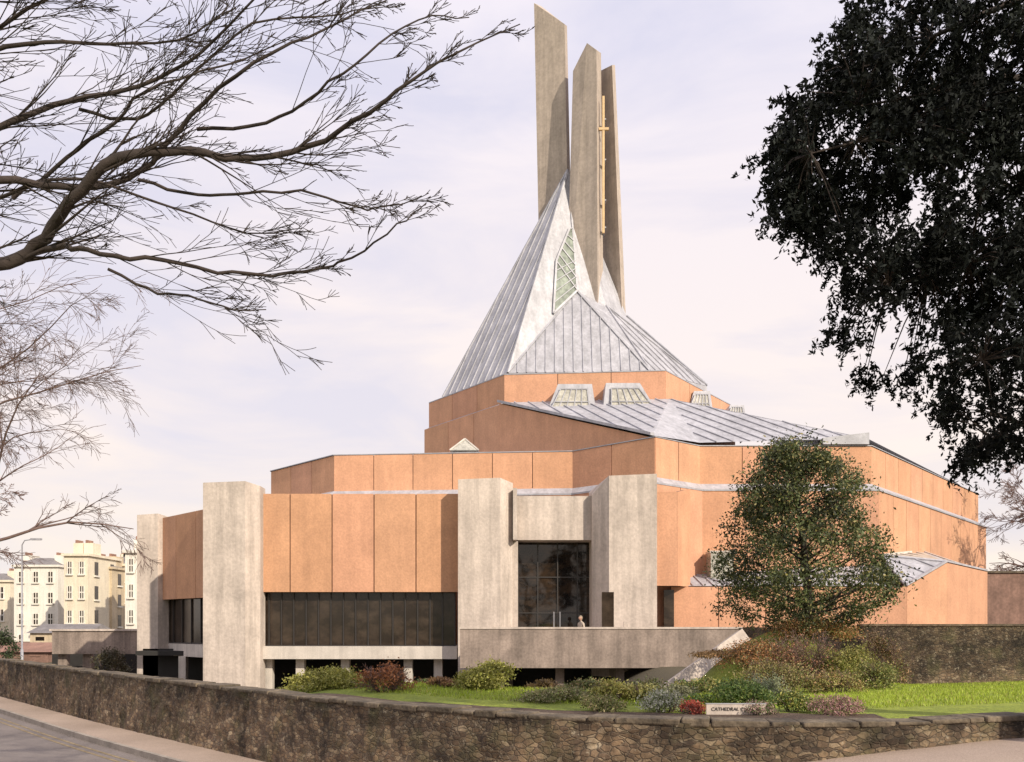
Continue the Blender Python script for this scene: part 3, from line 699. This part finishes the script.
def inpoly(x,y,pg):
    c=False;j=len(pg)-1
    for i in range(len(pg)):
        if (pg[i][1]>y)!=(pg[j][1]>y) and x<(pg[j][0]-pg[i][0])*(y-pg[i][1])/(pg[j][1]-pg[i][1])+pg[i][0]: c=not c
        j=i
    return c
def yew():
    e=empty('yew_tree'); Y0=9.3; T=Tubes()
    tx,ty=8.6,9.6; tz=street(tx)
    T.tube(catmull([(tx,ty,tz-.3),(tx+.1,ty,3),(tx-.1,ty,6.5),(tx,ty,10),(tx,ty,14)],4),np.linspace(.5,.08,17),10)
    pg=[(866,-200),(862,-10),(842,22),(838,60),(800,82),(790,112),(770,132),(776,160),(768,195),(784,215),(802,236),(824,258),(846,262),(846,298),(868,340),(892,336),(906,366),(926,376),(952,370),(945,402),(964,422),(968,456),(1000,464),(1022,448),(1090,420),(1300,380),(1500,200),(1500,-500),(1000,-550),(870,-400)]
    holes=[(878,222,30,20),(905,60,11,8),(905,322,30,22),(852,140,13,9),(948,290,12,20),(988,330,14,12),(932,190,10,8),(872,292,18,14),(1000,420,15,10),(958,240,9,8),(852,228,12,14),(966,385,13,14),(820,180,8,10),(1005,250,9,7),(925,110,8,6),(885,20,7,9),(990,130,8,6)]
    tips=[];nv=0;ni=0; NV=640
    while nv<NV or ni<300:
        px=R.uniform(760,1450);py=R.uniform(-500,475)
        vis=px<1050 and py>-25
        if vis and nv>=NV: continue
        if not vis and ni>=300: continue
        if not inpoly(px,py,pg): continue
        if any(((px-a)/(c+4))**2+((py-b_)/(d+4))**2<1 for a,b_,c,d in holes): continue
        if vis: nv+=1
        else: ni+=1
        Y=Y0+R.uniform(-1.2,1.2)*min(1,.35+(px-760)/260)
        k_=Y0/Y
        tips.append((Vector((PX(px,Y0),Y,PZ(py,Y0))),vis))
    mains=[]
    for (px,py) in ((800,170),(858,60),(905,10),(885,290),(965,370),(990,440),(850,120),(1010,200),(930,150),(870,-150),(1000,-350),(1300,100),(1400,-100)):
        zz=PZ(py,Y0); st=Vector((tx,ty,max(3.2,min(12,zz+R.uniform(-.4,1.2))))); en=Vector((PX(px,Y0),Y0+R.uniform(-.4,.4),zz)); mid=st.lerp(en,.5)+Vector((0,R.uniform(-.4,.4),.35))
        ps=catmull([st,mid,en],6); T.tube(ps,np.linspace(.09,.008,len(ps)),5); mains+=ps
    Cs=[];cols=[]
    for p,vis in tips:
        m=min(mains,key=lambda q:(q-p).length); 
        if (m-p).length>.12: T.tube([m,m.lerp(p,.5)+Vector((0,0,.06)),p],[.012,.008,.004],3)
        g=R.choice([.5,.8,1.2,1.9])
        nsp=9 if vis else 4
        for s in range(nsp):
            d=(rv()*.9+Vector((0,0,-.8))).normalized(); L=R.uniform(.10,.30); q=p+rv()*.07
            if not vis: L*=1.6
            nl=20; t=NR.random((nl,1)); c=np.array(q)[None,:]+t*np.array(d)[None,:]*L+np.array([0,0,-.12])*t*t*L*2+NR.normal(size=(nl,3))*.014
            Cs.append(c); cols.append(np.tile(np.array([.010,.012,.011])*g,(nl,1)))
    C=np.concatenate(Cs); v,f,c=leaf_arrays(C,.066,.38,np.concatenate(cols),.5,0,.4)
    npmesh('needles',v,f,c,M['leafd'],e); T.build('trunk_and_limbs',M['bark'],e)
yew()

def bare_left():
    e=empty('bare_beech_tree'); T=Tubes(); tx,ty=-9.6,9.4; tz=street(tx)
    T.tube(catmull([(tx,ty,tz-.3),(tx,ty,2.5),(tx+.2,ty,6),(tx,ty,10),(tx+.3,ty,14)],4),np.linspace(.42,.1,17),10)
    limbs=[([(-260,330),(-120,300),(-20,262),(25,238),(75,205),(130,170),(190,155),(250,148),(320,130),(385,108),(440,78),(520,25)],.09,9.0),
     ([(-260,260),(-100,215),(0,188),(70,182),(130,160),(190,118),(260,78),(330,35),(390,-15)],.06,9.3),
     ([(25,240),(60,243),(110,262),(170,268),(230,270),(300,262),(350,256),(400,236),(428,210)],.03,9.0),
     ([(100,262),(150,285),(200,300),(240,318),(268,312)],.016,9.0),
     ([(-260,180),(-80,165),(10,140),(70,98),(130,72),(200,45),(260,10),(300,-30)],.05,9.6),
     ([(-260,60),(-80,80),(20,62),(90,50),(170,28),(230,-5)],.04,9.2),
     ([(-200,120),(-50,60),(40,25),(90,-20),(130,-60)],.04,9.8),
     ([(130,170),(190,185),(250,198),(320,205),(360,210),(390,196),(420,188)],.018,9.1),
     ([(190,118),(260,115),(320,98),(370,70),(420,20),(468,2)],.02,9.3),
     ([(-260,10),(-60,15),(40,5),(120,-5),(200,-20)],.04,9.5),
     ([(70,98),(130,110),(190,88),(260,40),(340,15),(380,-8)],.02,9.6),
     ([(0,188),(60,150),(120,130),(170,95),(240,60),(290,20)],.024,9.4),
     ([(-100,300),(-30,215),(30,195),(100,190),(170,205),(240,222),(300,225)],.026,9.6),
     ([(-260,-120),(-60,-150),(150,-160),(330,-180)],.06,9.4),([(-400,200),(-520,100),(-700,-50)],.09,9.6),([(-380,0),(-500,-200),(-600,-400)],.08,9.0)]
    for pts,r,Y in limbs:
        if pts[0][0]<=-200: pts3=[Vector((tx,ty,PZ(pts[0][1]+60,9.4)))]
        else: pts3=[]
        for i,(px,py) in enumerate(pts):
            yy=Y+.25*math.sin(i*1.3+r*50); pts3.append(Vector((PX(px,Y),yy,PZ(py,Y))))
        ps=catmull(pts3,4)
        for i in range(1,len(ps)-1): ps[i]=ps[i]+rv()*.01
        rad=np.linspace(r,.005,len(ps)); T.tube(ps,rad,7)
        tot=sum((ps[i+1]-ps[i]).length for i in range(len(ps)-1)); k=int(tot*4.0)
        for j in range(k):
            i=R.randrange(max(1,int(len(ps)*.15)),len(ps)-1); dd=(ps[i+1]-ps[i]).normalized(); s=rv(); s.y*=.8; s-=dd*s.dot(dd); s.normalize()
            nd=(dd+s*R.uniform(.25,.6)+Vector((.15,0,.0))).normalized()
            L=R.uniform(.5,1.5)*(1.15-.7*i/len(ps))
            if ps[i].x>-1.9: L*=.6
            grow(T,ps[i],nd,L,max(.005,rad[i]*.35),2,.06,.012,.0035,(0,3,4),.5)
    T.build('branches',M['bark'],e)
bare_left()
def bare_far(name,X,Y,H,r0,seed,mat,rm=.01,kids=(0,5,6,6,8),nl=13,grav=-.03,hs=3):
    R.seed(seed); e=empty(name); T=Tubes(); z=zf(X,Y)
    ps=catmull([(X,Y,z-.3),(X+.2,Y,z+H*.25),(X-.1,Y,z+H*.55),(X+.1,Y,z+H*.8)],4); rad=np.linspace(r0,r0*.25,len(ps)); T.tube(ps,rad,8)
    for j in range(nl):
        i=R.randrange(hs,len(ps)); a=R.uniform(0,6.28); d=Vector((math.cos(a),math.sin(a),R.uniform(.3,1.0)))
        grow(T,ps[i],d,H*R.uniform(.28,.45),rad[i]*.5,3,.12,grav,rm,kids,.6)
    T.build('branches',mat,e)
bare_far('bare_silver_birch_tree',-17.4,27.5,14.0,.2,3,M['barkl'],rm=.006,kids=(0,6,7,7),nl=26,grav=-.05,hs=5)
bare_far('bare_lime_tree',PX(1050,62),62,13,.3,8,M['barkl'],rm=.014,nl=20)
bare_far('bare_lime_tree',PX(-60,90),90,16,.4,9,M['barkl'],rm=.025)
for k,(x,y,h) in enumerate(((2,-30,13),(10,-34,15),(-8,-32,12))): bare_far('bare_lime_tree',x,y,h,.35,20+k,M['bark'],rm=.05,kids=(0,3,4,4),nl=14)
def mass(name,lst,col):
    Cs=[];cc=[]
    for px,yt,wp,Y in lst:
        X=PX(px,Y);zb=0;h=PZ(yt,Y)-zb;rx=wp/F*Y/2;n=2500
        a=NR.normal(size=(n,3)); a/=np.linalg.norm(a,axis=1)[:,None]; a*=NR.uniform(.6,1,(n,1)); a[:,2]=np.abs(a[:,2])
        Cs.append(np.array([X,Y,zb])+a*np.array([rx,rx*.6,h])); cc.append(np.tile(np.array(col)*R.uniform(.7,1.3),(n,1)))
    v,f,c=leaf_arrays(np.concatenate(Cs),.5,.5,np.concatenate(cc)); npmesh(name,v,f,c,M['leaf'])
mass('distant_trees',[(1010,598,70,150),(1060,590,80,150),(-20,620,60,160),(30,628,50,150),(60,620,30,140),(100,625,50,140)],(.11,.085,.06))

sg=empty('garden_name_sign'); Ys=near(736,0.7); z=PZ(709.5,Ys); x=PX(736,Ys)
b=MB(); b.box(x-.40,x+.40,Ys,Ys+.03,z-.07,z+.07,M['conc']); 
for k in (-.33,.33): b.box(x+k-.02,x+k+.02,Ys+.032,Ys+.07,z-.35,z+.06,M['metald'])
b.box(x-.41,x+.41,Ys-.005,Ys+.035,z+.072,z+.083,M['metald'])
b.build('board',sg)
tc=bpy.data.curves.new('lettering','FONT'); tc.body='CATHEDRAL CHURCH'; tc.size=.066; tc.align_x='CENTER'; tc.extrude=.002
to=bpy.data.objects.new('lettering',tc); scene.collection.objects.link(to); to.location=(x,Ys-.008,z-.015); to.rotation_euler=(math.pi/2,0,0); tc.materials.append(M['frame']); to.parent=sg

def person():
    X=PX(581,43.6);Y=43.6;z=1.3
    skin=basic('skin',(.55,.33,.24),.1); coat=basic('coat',(.52,.44,.36),.2,8,40); hair=basic('hair',(.30,.24,.18),.2)
    e=empty('person')
    J=[(0,0,.92,.15),(0,0,1.15,.13),(0,.0,1.38,.15),(0,0,1.47,.06),(0,-.01,1.53,.055),(-.10,0,.88,.10),(-.11,-.02,.5,.07),(-.11,.02,.09,.045),(-.11,-.16,.04,.04),(.10,0,.88,.10),(.12,.08,.5,.07),(.13,.2,.1,.045),(.13,.06,.05,.04),(-.19,0,1.38,.065),(-.25,.02,1.12,.05),(-.24,-.12,.9,.038),(.19,0,1.38,.065),(.26,.02,1.12,.05),(.22,-.14,.92,.038)]
    E=[(0,1),(1,2),(2,3),(3,4),(0,5),(5,6),(6,7),(7,8),(0,9),(9,10),(10,11),(11,12),(2,13),(13,14),(14,15),(2,16),(16,17),(17,18)]
    me=bpy.data.meshes.new('body'); me.from_pydata([j[:3] for j in J],E,[]); o=bpy.data.objects.new('body',me); scene.collection.objects.link(o)
    sk=o.modifiers.new('s','SKIN'); 
    for i,j in enumerate(J): me.skin_vertices[0].data[i].radius=(j[3],j[3]*.8)
    me.skin_vertices[0].data[0].use_root=True
    su=o.modifiers.new('u','SUBSURF'); su.levels=2; su.render_levels=2
    me.materials.append(coat); o.parent=e
    bm=bmesh.new(); bmesh.ops.create_uvsphere(bm,u_segments=20,v_segments=16,radius=.115)
    for vv in bm.verts:
        x_,y_,z_=vv.co; vv.co=(x_*.78,y_*.92,z_*1.08)
        if y_<-.08 and abs(x_)<.03 and -.03<z_<.015: vv.co.y-=.025
        if z_<-.04: vv.co.x*=.85
    me=bpy.data.meshes.new('head'); bm.to_mesh(me); bm.free(); me.materials.append(skin); me.materials.append(hair)
    for p_ in me.polygons:
        c=p_.center; p_.use_smooth=True
        if c.z>.05 or c.y>.015: p_.material_index=1
    h=bpy.data.objects.new('head',me); scene.collection.objects.link(h); h.location=(0,-.02,1.64); h.parent=e
    b=MB(); b.prism([(-.2,-.13),(.2,-.13),(.22,.14),(-.22,.14)],.62,1.0,coat,1,[(-.15,-.11),(.15,-.11),(.15,.11),(-.15,.11)]); k=b.build('coat_skirt',e); k.modifiers.new('u','SUBSURF').levels=1
    e.location=(X,Y,z); e.rotation_euler=(0,0,math.radians(-60))
person()

# ------------------------------------------------ light / sky / camera
el=math.radians(31); az=math.radians(140)
sd=Vector((math.sin(az)*math.cos(el),math.cos(az)*math.cos(el),math.sin(el)))
l=bpy.data.lights.new('sun','SUN'); l.energy=4.7; l.angle=math.radians(.6); l.color=(1,.89,.72)
lo=bpy.data.objects.new('sun',l); scene.collection.objects.link(lo); lo.rotation_euler=sd.to_track_quat('Z','Y').to_euler(); lo.location=sd*100
wd=bpy.data.worlds.new('World'); scene.world=wd; wd.use_nodes=True; nt=wd.node_tree
bg=nt.nodes['Background']; bg.inputs[1].default_value=.1
sky=N(nt,'ShaderNodeTexSky',sky_type='NISHITA'); sky.sun_disc=False; sky.sun_elevation=el; sky.sun_rotation=az
tc=N(nt,'ShaderNodeTexCoord'); mp=N(nt,'ShaderNodeMapping'); mp.inputs['Scale'].default_value=(1,1,3.4); mp.inputs['Rotation'].default_value=(.1,.3,0)
nt.links.new(tc.outputs['Generated'],mp.inputs[0])
no=N(nt,'ShaderNodeTexNoise'); no.inputs['Scale'].default_value=3.0; no.inputs['Detail'].default_value=8; no.inputs['Roughness'].default_value=.55; no.inputs['Distortion'].default_value=.5
nt.links.new(mp.outputs[0],no.inputs['Vector'])
sp=N(nt,'ShaderNodeSeparateXYZ'); nt.links.new(tc.outputs['Generated'],sp.inputs[0])
rz=ramp(nt,sp.outputs[2],[(0.0,(.99,.87,.74)),(.2,(.97,.865,.82)),(.55,(.87,.82,.90))])
cl=mix(nt,1,rz.outputs[0],(10.6,10.6,10.6),'MULTIPLY')
cb=mix(nt,.45,(6.6,7.0,9.6),sky.outputs[0])
cb=mix(nt,.55,cl,(6.6,6.9,9.4))
fr=ramp(nt,no.outputs[0],[(.36,.25),(.60,1.0)])
base=mix(nt,.12,cb,sky.outputs[0])
nt.links.new(mix(nt,fr.outputs[0],base,cl),bg.inputs[0])
cam=bpy.data.cameras.new('camera'); co=bpy.data.objects.new('camera',cam); scene.collection.objects.link(co)
co.location=(0,0,EYE); co.rotation_euler=(math.pi/2,0,0); cam.sensor_width=36; cam.lens=F/1024*36; cam.shift_y=(HY-381)/1024; cam.clip_end=5000; cam.clip_start=.1
scene.camera=co
